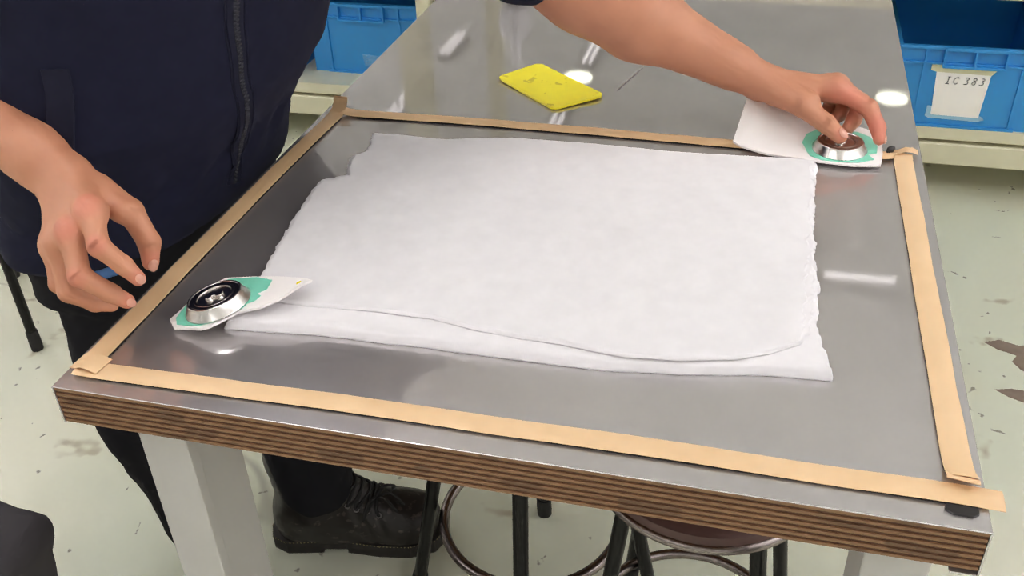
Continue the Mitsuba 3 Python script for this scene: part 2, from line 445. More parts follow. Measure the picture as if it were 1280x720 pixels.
for y, q, lab in ((4.98, 0.24, 'short ceiling lamp mirrored at the back tape near its left end'), (5.34, 0.36, 'short ceiling lamp mirrored just behind the left end of the back tape'), (6.30, 0.46, 'short ceiling lamp mirrored left of the yellow card, farthest back')):
    tube_lamp(-1.66, y, q, lab, 'lamps mirrored left of the yellow card', power=1.5, gap=0.024)
for y, q, lab in ((5.02, 0.30, 'short ceiling lamp mirrored between the yellow card and the back tape'), (5.48, 0.40, 'short ceiling lamp whose mirror image is mostly covered by the yellow card'), (6.35, 0.56, 'short ceiling lamp mirrored between the yellow card and the bare forearm')):
    tube_lamp(-0.58, y, q, lab, 'lamps mirrored at the yellow card', power=1.5, gap=0.024)
tube_lamp(1.22, 3.55, 0.32, 'short tube lamp added for the bright streak right of the white breather', None, along='x', power=2.5, gap=0.011)  # tubes added to give the bright streak mirrored in the steel
for x in (-2.7, -0.3, 2.1, 3.6):  # unseen lamps for the general light, hung low to brighten the ceiling
    for y in (-1.4, 0.45):
        tube_lamp(x, y, 1.2, 'unseen long twin-tube lamp behind the camera, hung low to brighten the ceiling', 'unseen lamps behind the camera', drop=0.5)
for x in (-3.2, 3.4):
    for y in (2.3, 5.6):
        tube_lamp(x, y, 1.2, 'unseen long twin-tube lamp by the side wall, hung low to brighten the ceiling', 'unseen lamps along the side walls', drop=0.5)
for x, lab in ((-0.60, 'round ceiling downlight mirrored behind the yellow card'), (1.50, 'round ceiling downlight mirrored beside the right hand')):
    k = 'ceiling_downlight' if 'ceiling_downlight__rim' not in scene else 'ceiling_downlight_001'
    rim = lathe([(0.10, 0), (0.135, 0), (0.135, 0.02), (0.10, 0.03), (0.10, 0)]); rim.apply_translation([x, 5.85, ZC - .03])
    put(k + '__rim', rim, 'm_lamp_white', smooth=40)
    d = lathe([(0, 0), (0.102, 0), (0.102, 0.004), (0, 0.004)], 48); d.apply_translation([x, 5.85, ZC - .028])
    put(k + '__diffuser', d, 'm_lamp_white', emitter={'type': 'area', 'radiance': rgb(5.2, 5.4, 4.2)})
    tag(k, lab, 'ceiling lamp')

# cream steel columns, seen mirrored in the table top
for x, y, w, lab in ((-1.30, 4.55, 0.075, 'cream steel column mirrored as a pale upright band near the left edge of the bare steel'), (-0.92, 4.9, 0.045, 'thin cream column mirrored between the left edge and the yellow card')):
    put('support_column', box(x - w, x + w, y - w, y + w, 0, ZC, 0.006), 'm_shelf', label=lab, category='column')

# ------------------------------------------------------------------ work table
LW, LL, TH = 0.90, 1.80, 0.047
top = box(0.0, LW, 0.0, LL, H - 0.0016, H, 0.0006)
skl = box(0.0, 0.0016, 0.0, LL, H - TH - 0.001, H - 0.001)
skr = box(LW - 0.0016, LW, 0.0, LL, H - TH - 0.006, H - 0.001)
lip = box(LW - 0.024, LW - 0.0005, 0.0, LL, H - TH - 0.006, H - TH - 0.0046)
put('work_table__top_sheet', cat(top, skl, skr, lip), 'm_steel', label='stainless steel sheet folded down over the sides')
NP = 13
for i in range(NP):
    z1 = H - 0.0018 - i * (TH - 0.0018) / NP; z0 = z1 - (TH - 0.0018) / NP
    dark = i % 2 == 1
    ins = 0.0022 if dark else 0.0008
    put('work_table__ply_layer', box(0.002, LW - 0.002, ins, LL - ins, z0, z1), 'm_ply_dark' if dark else 'm_ply_light')


def c_leg(x0, x1, y0, y1, right):
    """Folded steel channel, open to the inside."""
    t = 0.003
    o = Polygon([(x0, y0), (x1, y0), (x1, y0 + 0.016), (x1 - 0.004, y0 + 0.018), (x1 - 0.004, y1), (x0, y1)])
    if right:
        o = Polygon([(x0 + x1 - a, b) for a, b in o.exterior.coords])
    m = trimesh.creation.extrude_polygon(o.buffer(-0.002).buffer(0.002, quad_segs=3), H - TH, engine='earcut')
    return m


for y in (0.05, LL - 0.15):
    put('work_table__leg', c_leg(0.042, 0.102, y, y + 0.10, False), 'm_leg')
    put('work_table__leg', c_leg(0.816, 0.876, y, y + 0.10, True), 'm_leg')
tag('work_table', 'steel-topped plywood work table with grey legs, filling the picture', 'table')

# black plastic cap on the near right corner
g = sheet([(0.864, 0.0185), (0.871, 0.0145), (0.886, 0.0145), (0.891, 0.018), (0.891, 0.03), (0.866, 0.03)], 0.0022, lambda x, y: x * 0 + H, 0.006)
put('black_sealant_scrap', g, 'm_sealant', label='small black lump of sealant under the tape end at the near right corner', category='sealant scrap')


# ------------------------------------------------------------------ brown paper sealant tapes
def tape(name, pts, w, lab, seal_side, zend=(0, 0), seed=0, sealw=0.6):
    """Paper strip along pts over a narrower black bead; seal_side shifts the bead sideways (metres)."""
    P = curve(pts, 90, 'smooth'); L = np.linspace(0, 1, 90)
    tg = np.gradient(P, axis=0); tg /= np.linalg.norm(tg, axis=1, keepdims=True); s = np.stack([-tg[:, 1], tg[:, 0]], 1)
    ww = w / 2 + 0.0009 * mfbm(L * 9, L * 0, 1.0, 3, seed)
    wob = 0.0016 * mfbm(L * 6, L * 0 + 5, 1.0, 3, seed + 3)
    us = np.linspace(-1, 1, 7)
    g = P[:, None] + s[:, None] * (us[None, :, None] * ww[:, None, None] + wob[:, None, None])
    z = H + 0.0031 + 0.0010 * (1 - us[None] ** 2) + 0.0016 * mfbm(L * 14, L * 0 + 9, 1.0, 3, seed + 5)[:, None]
    rise = lambda k, side: k * np.clip((side - 0.955) / 0.045, 0, 1)[:, None] ** 2
    z = z + rise(zend[0], 1 - L) + rise(zend[1], L)
    up = np.dstack([g, z]); n, m = up.shape[:2]
    k = put(name, blanket(up[..., :2][:, ::-1], up[..., 2][:, ::-1] - 0.0005, up[..., 2][:, ::-1]), 'm_paper', smooth=40)
    g2 = P[3:-3, None] + s[3:-3, None] * (np.linspace(-1, 1, 5)[None, :, None] * w / 2 * sealw + seal_side)
    z2 = H + 0.0006 + 0.0024 * (1 - np.linspace(-1, 1, 5)[None] ** 4) + 0 * L[3:-3, None]
    put(k + '__sealant', blanket(g2[:, ::-1], z2 * 0 + H + 0.0002, z2[:, ::-1]), 'm_sealant', label='black sealant bead under the paper')
    tag(k, lab, 'sealant tape', 'tapes framing the lay-up area')
    return k


tape('sealant_tape', [(0.012, 0.030), (0.35, 0.037), (0.62, 0.0385), (0.913, 0.0375)], 0.0245, 'brown paper-backed sealant tape strip along the near edge of the table', -0.0035, (0.0015, -0.001), 1, 0.62)
tape('sealant_tape', [(0.0195, 0.040), (0.0185, 0.35), (0.026, 0.704)], 0.0255, 'brown paper-backed sealant tape strip along the left table edge', -0.0050, (0.003, 0.004), 2, 0.62)
tape('sealant_tape', [(0.880, 0.050), (0.8765, 0.35), (0.8735, 0.702)], 0.0255, 'brown paper-backed sealant tape strip along the right table edge', 0.0045, (0.010, 0.002), 3, 0.62)
tape('sealant_tape', [(0.034, 0.697), (0.30, 0.702), (0.60, 0.697), (0.86, 0.693)], 0.0245, 'brown paper-backed sealant tape strip behind the white breather', -0.0048, (0.004, 0.004), 4, 0.62)


def curl(path, w0, axis, lab, parent):
    """A curled flap of paper: profile points (along, height) swept across."""
    o, d, s = (A(v, float) for v in axis)
    g = A([[o + d * a + s * (k * w0) + A([0, 0, b]) for k in (-.5, -.17, .17, .5)] for a, b in path])
    V = np.vstack([g.reshape(-1, 3), (g - A([0, 0, 0.0005])).reshape(-1, 3)])
    n, m = g.shape[:2]; F = []; N = n * m
    for i in range(n - 1):
        for j in range(m - 1):
            a, b, c, e = i * m + j, i * m + j + 1, (i + 1) * m + j + 1, (i + 1) * m + j
            F += [[a, b, c], [a, c, e], [a + N, c + N, b + N], [a + N, e + N, c + N]]
    return put(parent + '__curled_end', trimesh.Trimesh(V, F, process=False), 'm_paper', smooth=50)


# lifted ends at the corners
curl([(0, .0045), (.008, .008), (.015, .014), (.019, .022), (.018, .026)], 0.024, ((0.026, 0.690, H), (0.1, 1, 0), (1, -0.1, 0)), '', 'sealant_tape_001')
curl([(0, .004), (.010, .007), (.018, .008), (.026, .005), (.034, .0044)], 0.026, ((0.040, 0.036, H + .001), (-1, 0.1, 0), (0.1, 1, 0)), '', 'sealant_tape')
curl([(0, .005), (.006, .010), (.012, .0135), (.016, .013)], 0.027, ((0.880, 0.060, H), (-0.05, -1, 0), (1, -0.15, 0)), '', 'sealant_tape_002')
curl([(0, .0035), (.010, .006), (.018, .010), (.028, .0095), (.036, .006)], 0.016, ((0.858, 0.703, H), (1, 0.12, 0), (0.1, 1, 0)), '', 'sealant_tape_003')
lump = tube(curve([(0.853, 0.700, H + .005), (0.858, 0.703, H + .011), (0.862, 0.705, H + .012)], 8), [.002, .0035, .0045, .005, .005, .004, .003, .002], 10)
put('sealant_tape_003__sealant_lump', lump, 'm_sealant', smooth=60, label='black sealant showing at the twisted end')


# ------------------------------------------------------------------ breather (white non-woven, folded)
def breather_layer(front, right, back, left, zb, t, r, rag, nu, nv, seed, uneven=0.0015):
    g = coons(front, right, back, left, nu, nv)
    u, v = np.meshgrid(np.linspace(0, 1, nu), np.linspace(0, 1, nv))
    jl = rag[0] * (mfbm(v * 22, v * 0, 1.0, 4, seed) + 0.6 * mfbm(v * 70, v * 0, 1, 2, seed + 1)); jr = rag[1] * (mfbm(v * 26, v * 0 + 3, 1.0, 4, seed) + 0.7 * mfbm(v * 80, v * 0, 1, 2, seed + 2))
    jf = rag[2] * mfbm(u * 14, u * 0 + 7, 1.0, 3, seed); jb = rag[3] * mfbm(u * 12, u * 0 + 11, 1.0, 3, seed)
    fall = lambda w: np.clip(1 - w / 0.08, 0, 1)
    g[..., 0] += jl * fall(u) + jr * fall(1 - u); g[..., 1] += jf * fall(v) + jb * fall(1 - v)
    W, D = 0.64, 0.48
    dist = lambda a, rr: np.sqrt(np.clip(1 - (1 - np.clip(a / rr, 0, 1)) ** 2, 0, 1))
    e = np.minimum(np.minimum(dist(u * W, r[0]), dist((1 - u) * W, r[1])), np.minimum(dist(v * D, r[2]), dist((1 - v) * D, r[3])))
    zt = zb + 0.0006 + t * (0.12 + 0.88 * e) + uneven * e * 2 * (mfbm(g[..., 0], g[..., 1], 9, 4, seed) + 0.35 * mfbm(g[..., 0], g[..., 1], 60, 3, seed + 4))
    return blanket(g, zb + 0 * zt, zt)


FR = [(0.132, 0.128), (0.238, 0.139), (0.33, 0.141), (0.453, 0.142), (0.554, 0.144), (0.626, 0.152), (0.712, 0.170), (0.772, 0.175)]
RT = [(0.772, 0.175), (0.766, 0.22), (0.759, 0.262), (0.758, 0.34), (0.756, 0.392), (0.754, 0.487), (0.755, 0.562), (0.756, 0.640)]
BK = [(0.122, 0.612), (0.238, 0.611), (0.329, 0.631), (0.423, 0.636), (0.561, 0.632), (0.649, 0.636), (0.756, 0.640)]
LF = [(0.132, 0.128), (0.131, 0.215), (0.114, 0.303), (0.103, 0.38), (0.099, 0.456), (0.128, 0.478), (0.113, 0.535), (0.128, 0.552), (0.122, 0.612)]
sh = lambda L, dx, dy=0: [(a + dx, b + dy) for a, b in L]
put('breather__folded_layer', breather_layer(FR, RT, BK, LF, H + 0.0004, 0.0125, (0.006, 0.006, 0.013, 0.006), (0.006, 0.008, 0.003, 0.002), 260, 200, 11), 'm_felt', smooth=True)
WV = [(0.128, 0.172), (0.214, 0.170), (0.292, 0.176), (0.356, 0.176), (0.405, 0.166), (0.458, 0.161), (0.501, 0.160), (0.569, 0.152), (0.624, 0.158), (0.679, 0.172), (0.715, 0.190), (0.743, 0.212)]
put('breather__middle_layer', breather_layer(sh(WV, .006, .012)[:-1] + [(0.7535, 0.232)], [(0.7535, 0.232)] + sh(RT[3:], -0.0015), sh(BK, 0, -.002)[:-1] + [(0.7545, 0.638)], [(0.134, 0.184)] + sh(LF[2:], 0.004, -.001), H + 0.0118, 0.003, (0.004, 0.003, 0.003, 0.004), (0.006, 0.008, 0.003, 0.002), 240, 180, 23, 0.0008), 'm_felt', smooth=True)
put('breather__top_layer', breather_layer(WV, [(0.743, 0.212), (0.747, 0.30), (0.7485, 0.40), (0.750, 0.50), (0.751, 0.637)], sh(BK, 0, -.003)[:-1] + [(0.751, 0.637)], [(0.128, 0.172), (0.135, 0.215), (0.119, 0.303), (0.110, 0.38), (0.106, 0.450), (0.134, 0.470), (0.121, 0.530), (0.134, 0.546), (0.122, 0.609)], H + 0.0138, 0.0034, (0.004, 0.003, 0.0035, 0.005), (0.006, 0.007, 0.002, 0.002), 260, 200, 37, 0.0022), 'm_felt', smooth=True)
tag('breather', 'folded white non-woven breather fabric lying in the middle of the table', 'breather fabric')


# ------------------------------------------------------------------ suction connectors on their pads
def connector(key, c, rot, tilt, lab):
    prof = [(0.0, 0.0), (0.0372, 0.0), (0.0378, 0.0008), (0.0374, 0.0018), (0.0345, 0.0060), (0.0320, 0.0108), (0.0314, 0.0124), (0.0306, 0.0130), (0.0292, 0.0130), (0.0284, 0.0122),
            (0.0235, 0.0116), (0.0225, 0.0119), (0.0205, 0.0119), (0.0195, 0.0112), (0.0, 0.0108)]
    M = trimesh.transformations.rotation_matrix(tilt[0], [1, 0, 0]) @ trimesh.transformations.rotation_matrix(tilt[1], [0, 1, 0]) @ trimesh.transformations.rotation_matrix(rot, [0, 0, 1])
    M[:3, 3] = c
    def add(n, m, mt, s=30, label=None):
        m.apply_transform(M); put(key + '__' + n, m, mt, smooth=s, label=label)
    add('body', lathe(prof, 80), 'm_metal', 25, 'polished conical metal body')
    add('cap_ring', lathe([(a, b - 0.0054) for a, b in ((0.0195, 0.0166), (0.0205, 0.0176), (0.0225, 0.0176), (0.0235, 0.0170), (0.0280, 0.0176), (0.0280, 0.0180), (0.0236, 0.0178), (0.0225, 0.0184), (0.0203, 0.0184), (0.0193, 0.0168), (0.0195, 0.0166))], 80), 'm_metal_dark', 30)
    bl = cat(*[trimesh.creation.cylinder(0.0042, 0.0042, sections=20).apply_translation([0.0052 * math.cos(a) * q, 0.0036 * math.sin(a), 0.0122]) for a, q in ((0.4, 1.4), (2.5, 1.4), (3.7, 1.4), (5.6, 1.4))], box(-0.0085, 0.0085, -0.0024, 0.0024, 0.0100, 0.0141, 0.0006))
    add('quick_coupling', bl, 'm_metal', 30, 'small shiny coupling in the middle')
    tag(key, lab, 'suction connector')


lp = [(0.062, 0.129), (0.064, 0.145), (0.066, 0.170), (0.069, 0.192), (0.088, 0.213), (0.123, 0.211), (0.169, 0.205), (0.213, 0.189), (0.208, 0.177), (0.187, 0.153), (0.169, 0.142), (0.146, 0.136), (0.134, 0.120), (0.124, 0.110), (0.114, 0.107), (0.098, 0.110), (0.078, 0.112)]
ss = lambda a, b, x: np.clip((x - a) / (b - a), 0, 1) ** 2 * (3 - 2 * np.clip((x - a) / (b - a), 0, 1))
lpz = lambda x, y: H + 0.0010 + 0.22 * np.clip(x - 0.066, 0, 0.094) + 0.013 * ss(0.155, 0.215, x) + 0.004 * ss(0.19, 0.215, x) * ss(0.19, 0.175, y)
put('white_pad', sheet(lp, 0.0028, lpz, 0.006), 'm_pad', smooth=35, label='white fabric pad under the left suction connector with its tip raised over the breather', category='fabric pad')
put('white_pad__yellow_mark', sheet([(0.196, 0.186), (0.200, 0.187), (0.201, 0.181), (0.197, 0.180)], 0.0005, lambda x, y: lpz(x, y) + 0.0028, 0.003), 'm_yellow', label='tiny yellow mark near the tip')
gl = [(0.069, 0.131), (0.067, 0.152), (0.069, 0.180), (0.080, 0.198), (0.097, 0.208), (0.133, 0.207), (0.158, 0.197), (0.161, 0.178), (0.152, 0.170), (0.160, 0.165), (0.157, 0.155), (0.150, 0.150), (0.149, 0.143), (0.138, 0.131), (0.126, 0.118), (0.110, 0.112), (0.090, 0.114), (0.078, 0.118)]
put('green_sealing_film', sheet(gl, 0.0006, lambda x, y: lpz(x, y) + 0.0031 + 0.0012 * np.abs(mfbm(x, y, 70, 2, 3)), 0.004), 'm_green', smooth=False, label='green film collar around the left suction connector', category='sealing film')
connector('suction_connector', (0.1130, 0.1510, H + 0.0158), 0.5, (0.0, -0.217), 'round metal suction connector with a dark top, on the pad at the near left corner')

rp = [(0.641, 0.681), (0.652, 0.672), (0.690, 0.662), (0.730, 0.656), (0.770, 0.651), (0.805, 0.648), (0.842, 0.655), (0.846, 0.690), (0.848, 0.742), (0.838, 0.766), (0.815, 0.778), (0.760, 0.776), (0.700, 0.772), (0.657, 0.766), (0.650, 0.730)]
rpz = lambda x, y: H + 0.0046 + 0.0015 * mfbm(x, y, 14, 2, 5) + 0.052 * ss(0.665, 0.785, y) * ss(0.785, 0.655, x) + 0.004 * ss(0.70, 0.64, x)
put('white_pad', sheet(rp, 0.0028, rpz, 0.006), 'm_pad', smooth=35, label='white fabric pad held down by the far hand, its left corner lifted', category='fabric pad')
gr = [(0.737, 0.700), (0.742, 0.722), (0.757, 0.744), (0.785, 0.757), (0.815, 0.756), (0.832, 0.742), (0.840, 0.712), (0.838, 0.690), (0.826, 0.684), (0.834, 0.669), (0.812, 0.656), (0.798, 0.654), (0.764, 0.655), (0.748, 0.666)]
put('green_sealing_film', sheet(gr, 0.0006, lambda x, y: rpz(x, y) + 0.0031 + 0.0012 * np.abs(mfbm(x, y, 70, 2, 8)), 0.004), 'm_green', smooth=False, label='green film collar around the suction connector pressed by the far hand', category='sealing film')
connector('suction_connector_001', (0.788, 0.694, H + 0.0085), 1.2, (0.0, 0.0), 'round silver suction connector under the thumb of the far hand')

# ------------------------------------------------------------------ yellow card
yc = Polygon([(0.239, 0.877), (0.294, 0.957), (0.431, 0.832), (0.360, 0.768)]).buffer(-0.012).buffer(0.012, quad_segs=6)
put('yellow_card', sheet(yc, 0.0034, lambda x, y: H + 0.0006 + 0.0025 * ss(0.30, 0.44, x) ** 2 + 0.002 * ss(0.32, 0.22, x), 0.007), 'm_yellow', smooth=30, label='yellow plastic spreader card with rounded corners on the bare steel', category='spreader card')

# grey dispenser on the far end
o = (0.152, 1.335)
b1 = lathe([(0, 0), (0.030, 0), (0.031, 0.004), (0.029, 0.012), (0.020, 0.016), (0, 0.016)], 40); b1.apply_translation([*o, H])
put('grey_dispenser__base', b1, 'm_black', smooth=35, label='round black base')
b2 = lathe([(0, 0.016), (0.016, 0.016), (0.030, 0.030), (0.034, 0.06), (0.032, 0.085), (0.012, 0.10), (0.010, 0.15), (0, 0.15)], 40); b2.apply_translation([*o, H])
put('grey_dispenser__body', b2, 'm_grey_plastic', smooth=35)
tag('grey_dispenser', 'small round black-based grey container at the far end of the table top', 'container')
# curved scratch beside the card, modelled as a thin raised tube
put('thin_scratch', tube(curve([(0.445, 0.868, H + .0012), (0.452, 0.90, H + .0012), (0.459, 0.925, H + .0012), (0.472, 0.975, H + .0012)], 14), 0.0009, 8), 'm_scratch', smooth=60, label='thin dark curved scratch right of the yellow card, raised as a thin tube', category='scratch')

# ------------------------------------------------------------------ shelf unit and crates
YF = 2.15
SX0, SX1, SY1 = -2.45, 1.95, YF + 0.55
put('storage_shelf__base_beam', box(SX0, SX1, YF, YF + 0.04, 0.10, 0.166, 0.004), 'm_shelf')
for z in (0.175, 0.580, 1.02):
    put('storage_shelf__shelf_board', cat(box(SX0, SX1, YF + 0.006, SY1, z + 0.028, z + 0.036), box(SX0, SX1, YF + 0.006, YF + 0.012, z, z + 0.036, 0.002)), 'm_shelf')
for x in (SX0, -0.375, SX1 - 0.045):
    put('storage_shelf__post', box(x, x + 0.048, YF - 0.004, YF + 0.05, 0.0, 1.06, 0.004), 'm_shelf')
    put('storage_shelf__post', box(x, x + 0.048, SY1 - 0.05, SY1, 0.0, 1.06, 0.004), 'm_shelf')
put('storage_shelf__shade_back_panel', box(SX0, SX1, SY1, SY1 + 0.01, 0.10, 1.06), 'm_shelf_shade', label='back panel coloured dark navy for the shade inside the shelf')
tag('storage_shelf', 'cream metal storage shelf holding the blue crates beyond the table', 'shelf')


def crate(key, cx, yf, w, h, d, m, rimfrac, ribx, lab, z0=0.211):
    t = 0.004; x0, x1 = cx - w / 2, cx + w / 2; top = z0 + h
    tb = cat(box(x0 + .012, x1 - .012, yf + .012, yf + .012 + t, z0, top), box(x0 + .012, x1 - .012, yf + d - t, yf + d, z0, top),
             box(x0 + .012, x0 + .012 + t, yf + .012, yf + d, z0, top), box(x1 - .012 - t, x1 - .012, yf + .012, yf + d, z0, top), box(x0 + .012, x1 - .012, yf + .012, yf + d, z0, z0 + t))
    put(key + '__tub', tb, m)
    rh = 0.050; cw = rimfrac * w / 2
    rim = cat(box(x0, x1, yf + .002, yf + d + .01, top - .004, top + .002), box(x0, x1, yf, yf + .013, top - .007, top + .002, .0015), box(x0, x1, yf + .003, yf + .013, top - rh, top - rh + .006, .0012),
              box(cx - cw, cx + cw, yf - .007, yf + .012, top - .008, top + .002, .0015), box(cx - cw, cx + cw, yf - .007, yf + .012, top - rh - .006, top - rh + .001, .0012),
              *[box(x - .0025, x + .0025, yf - (.006 if abs(x - cx) <= cw + .001 else -.002), yf + .013, top - rh - .004, top - .002) for x in (cx - cw, cx, cx + cw, cx - ribx, cx + ribx)])
    put(key + '__rim', rim if False else cat(*[r for r in [rim_cut(x0, x1, yf, d, top)] + list(rim.split())[1:]]), m)
    for s in (-1, 1):
        put(key + '__rib', tube_rib(cx + s * ribx, cx + s * ribx * 0.99, yf, z0, top - rh), m)
    put(key + '__foot_ledge', box(cx - ribx * 1.1, cx + ribx * 1.1, yf + .006, yf + .014, z0, z0 + .008), m)
    tag(key, lab, 'crate', 'blue crates on the bottom shelf')


def rim_cut(x0, x1, yf, d, top):
    return cat(box(x0, x1, yf + .002, yf + .014, top - .004, top + .002), box(x0, x1, yf + d - .004, yf + d + .008, top - .004, top + .002), box(x0, x0 + .014, yf + .014, yf + d, top - .004, top + .002), box(x1 - .014, x1, yf + .014, yf + d, top - .004, top + .002))


def tube_rib(xt, xb, yf, z0, z1):
    b = box(-.003, .003, yf + .006, yf + .013, z0, z1)
    v = b.vertices.copy(); v[:, 0] += np.where(v[:, 2] > (z0 + z1) / 2, xt, xb)
    return trimesh.Trimesh(v, b.faces, process=False)


crate('blue_crate', 1.225, YF + 0.004, 0.41, 0.235, 0.50, 'm_crate', 0.385, 0.1265, 'bright blue plastic crate with a handwritten paper label, right of the table')
crate('blue_crate_001', -0.606, YF + 0.105, 0.40, 0.235, 0.40, 'm_crate', 0.385, 0.1265, 'blue plastic crate with a clear sticker seen between the person and the table')
crate('blue_crate_002', -1.035, YF + 0.045, 0.40, 0.235, 0.42, 'm_crate', 0.385, 0.1265, 'blue plastic crate mostly hidden behind the dark jacket')

# paper label on the right crate: IC 383
yl = YF + 0.0145
LO = A([1.118, 0.263])     # lower left of the note (x, z)


def note_poly(pts, y, t, m, key, lab=None):
    e = trimesh.creation.extrude_polygon(Polygon(pts), t, engine='earcut')
    v = e.vertices.copy(); v = np.stack([v[:, 0], y - v[:, 2], v[:, 1]], 1)
    return put(key, trimesh.Trimesh(v, e.faces[:, ::-1], process=False), m, label=lab)


NK = 'blue_crate__paper_note'
ns = [(1.142, 0.247), (1.268, 0.245), (1.276, 0.385), (1.133, 0.389)]
note_poly(ns, yl, 0.0007, 'm_note', NK, 'white paper note with handwriting')
note_poly([(1.118, 0.378), (1.133, 0.3735), (1.276, 0.3705), (1.288, 0.386), (1.119, 0.396)], yl - 0.0008, 0.0004, 'm_note_yellow', NK + '__masking_tape', 'yellowish tape across the top')
note_poly([(1.127, 0.242), (1.135, 0.237), (1.268, 0.233), (1.284, 0.240), (1.279, 0.247), (1.2685, 0.252), (1.2685, 0.247), (1.142, 0.2475), (1.142, 0.272), (1.129, 0.274)], yl + 0.0002, 0.0005, 'm_clear_tape', NK + '__clear_tape', 'clear tape along the bottom')


def stroke(ptss, x, z, s):
    out = []
    for pts in ptss:
        c = curve([(x + a * s + 0.18 * b * s, yl - 0.0011, z + b * s) for a, b in pts], 14, 'smooth' if len(pts) > 2 else 'linear'); out.append(tube(c, 0.0011, 6))
    return cat(*out)


GL = {'I': ([(0.1, 1), (0.55, 1)], [(0.32, 1), (0.32, 0)], [(0.08, 0), (0.58, 0)]), 'C': ([(0.62, 0.85), (0.42, 1.0), (0.15, 0.8), (0.05, 0.45), (0.2, 0.08), (0.45, 0.02), (0.62, 0.18)],),
      '3': ([(0.1, 0.9), (0.35, 1.0), (0.55, 0.8), (0.28, 0.55), (0.55, 0.35), (0.42, 0.05), (0.05, 0.05)],), '8': ([(0.55, 0.85), (0.3, 1), (0.1, 0.78), (0.35, 0.52), (0.55, 0.25), (0.3, 0), (0.05, 0.22), (0.3, 0.5), (0.55, 0.82)],)}
ink = []
for ch, x in zip('IC383', (1.160, 1.180, 1.208, 1.228, 1.248)):
    ink.append(stroke(GL[ch], x, 0.341, 0.020))
put(NK + '__handwriting', cat(*ink), 'm_ink', label='handwritten IC 383')
# clear sticker on the left crate
note_poly([(-0.615, 0.238), (-0.475, 0.236), (-0.475, 0.270), (-0.540, 0.270), (-0.552, 0.268), (-0.555, 0.273), (-0.622, 0.278)], YF + 0.1175, 0.0005, 'm_clear_tape', 'blue_crate_001__clear_sticker', 'torn clear sticker')


# ------------------------------------------------------------------ stools
def stool(key, c, rot, lab, hs=0.45, zr=0.2, rr=0.145, ft=0.20, tp=0.105, feet=None):
    cx, cy = c
    s = lathe([(0, hs), (0.150, hs), (0.154, hs + .006), (0.152, hs + .024), (0.140, hs + .030), (0, hs + .031)], 64); s.apply_translation([cx, cy, 0])
    put(key + '__seat', s, 'm_seat', smooth=35, label='dark brown round seat')
    put(key + '__seat_rim', ring((cx, cy, hs + .004), 0.152, 0.0075), 'm_chrome', smooth=60, label='metal tube rim under the seat')
    put(key + '__foot_ring', ring((cx, cy, zr), rr, 0.0085), 'm_chrome', smooth=60)
    for k in range(4):
        a = rot + k * math.pi / 2
        t = A([cx + tp * math.cos(a), cy + tp * math.sin(a), hs]); f = A([cx + ft * math.cos(a), cy + ft * math.sin(a), 0.03])
        lg = put(key + '__leg', tube([t, f], 0.0115, 18), 'm_black_tube', smooth=50)
        d = (f - t) / np.linalg.norm(f - t)
        put(lg + '__rubber_cap', tube([f - d * 0.022, f + d * 0.012, A([f[0] + d[0] * .03, f[1] + d[1] * .03, 0.0])], [0.0138, 0.0145, 0.0138], 18), 'm_rubber', smooth=50, label='rubber cap')
    tag(key, lab, 'stool')


stool('round_stool', (0.385, 0.465), math.radians(98), 'round stool with black legs and a foot ring under the middle of the table', zr=0.215, tp=0.115, ft=0.205, hs=0.525)
stool('round_stool_001', (0.657, 0.395), math.radians(38), 'round stool under the right half of the table, its brown seat rim showing', zr=0.100, rr=0.15, tp=0.125, ft=0.185)
stool('round_stool_002', (-1.115, 1.065), math.radians(-45), 'round stool standing at the far left behind the person', zr=0.28, tp=0.14, ft=0.193, hs=0.56)

# ------------------------------------------------------------------ bag at the lower left
def bag_f(p):
    q = p - A([-0.405, -0.022, 0.23], np.float32)
    q = q.copy(); q[:, 1] += 0.10 * q[:, 0]; q[:, 0] += 0.30 * (0.44 - p[:, 2]) * (q[:, 0] > 0) * np.clip(q[:, 0] / 0.1, 0, 1)
    sl = np.clip((p[:, 0] + 0.43) / 0.22, 0, 1)
    hz = 0.235 - 0.025 * sl ** 2
    b = np.stack([0.205 + 0 * hz, 0.180 + 0 * hz, hz], 1) - 0.035
    d = np.abs(q) - b
    s = np.linalg.norm(np.maximum(d, 0), axis=1) + np.minimum(d.max(1), 0) - 0.035
    n1 = meshkit.fbm(p * A([7, 7, 5]), 3, 4) - 0.5
    return s + 0.045 * n1 * np.clip((p[:, 2] - 0.0) / 0.1, 0, 1)


bag = surface(bag_f, (-0.72, -0.32, -0.03), (-0.13, 0.24, 0.48), 0.010)
v = bag.vertices; v[:, 2] = np.maximum(v[:, 2], 0.0)
put('fabric_bag', bag, 'm_bag', smooth=60, label='dark grey fabric bag with a seam in the lower left corner of the picture', category='bag')
pp, nn = snap(curve([(-0.46, 0.10, 0.40), (-0.36, 0.06, 0.39), (-0.27, 0.02, 0.36), (-0.22, -0.02, 0.28), (-0.21, -0.04, 0.15)], 40, 'smooth'), bag_f, 0.0)
put('fabric_bag__seam', ribbon(pp, nn, 0.012, 0.003), 'm_bag_trim', smooth=40)

#PERSON
# ------------------------------------------------------------------ person at the left side of the table
def finger(p, js, rs):
    """One finger: joints (MCP, PIP, DIP, tip) and radii, bones joined softly."""
    d = None
    for a, b, ra, rb in zip(js[:-1], js[1:], rs[:-1], rs[1:]):
        c = cone(p, a, b, ra, rb)
        d = c if d is None else smin(d, c, 0.004)
    return d


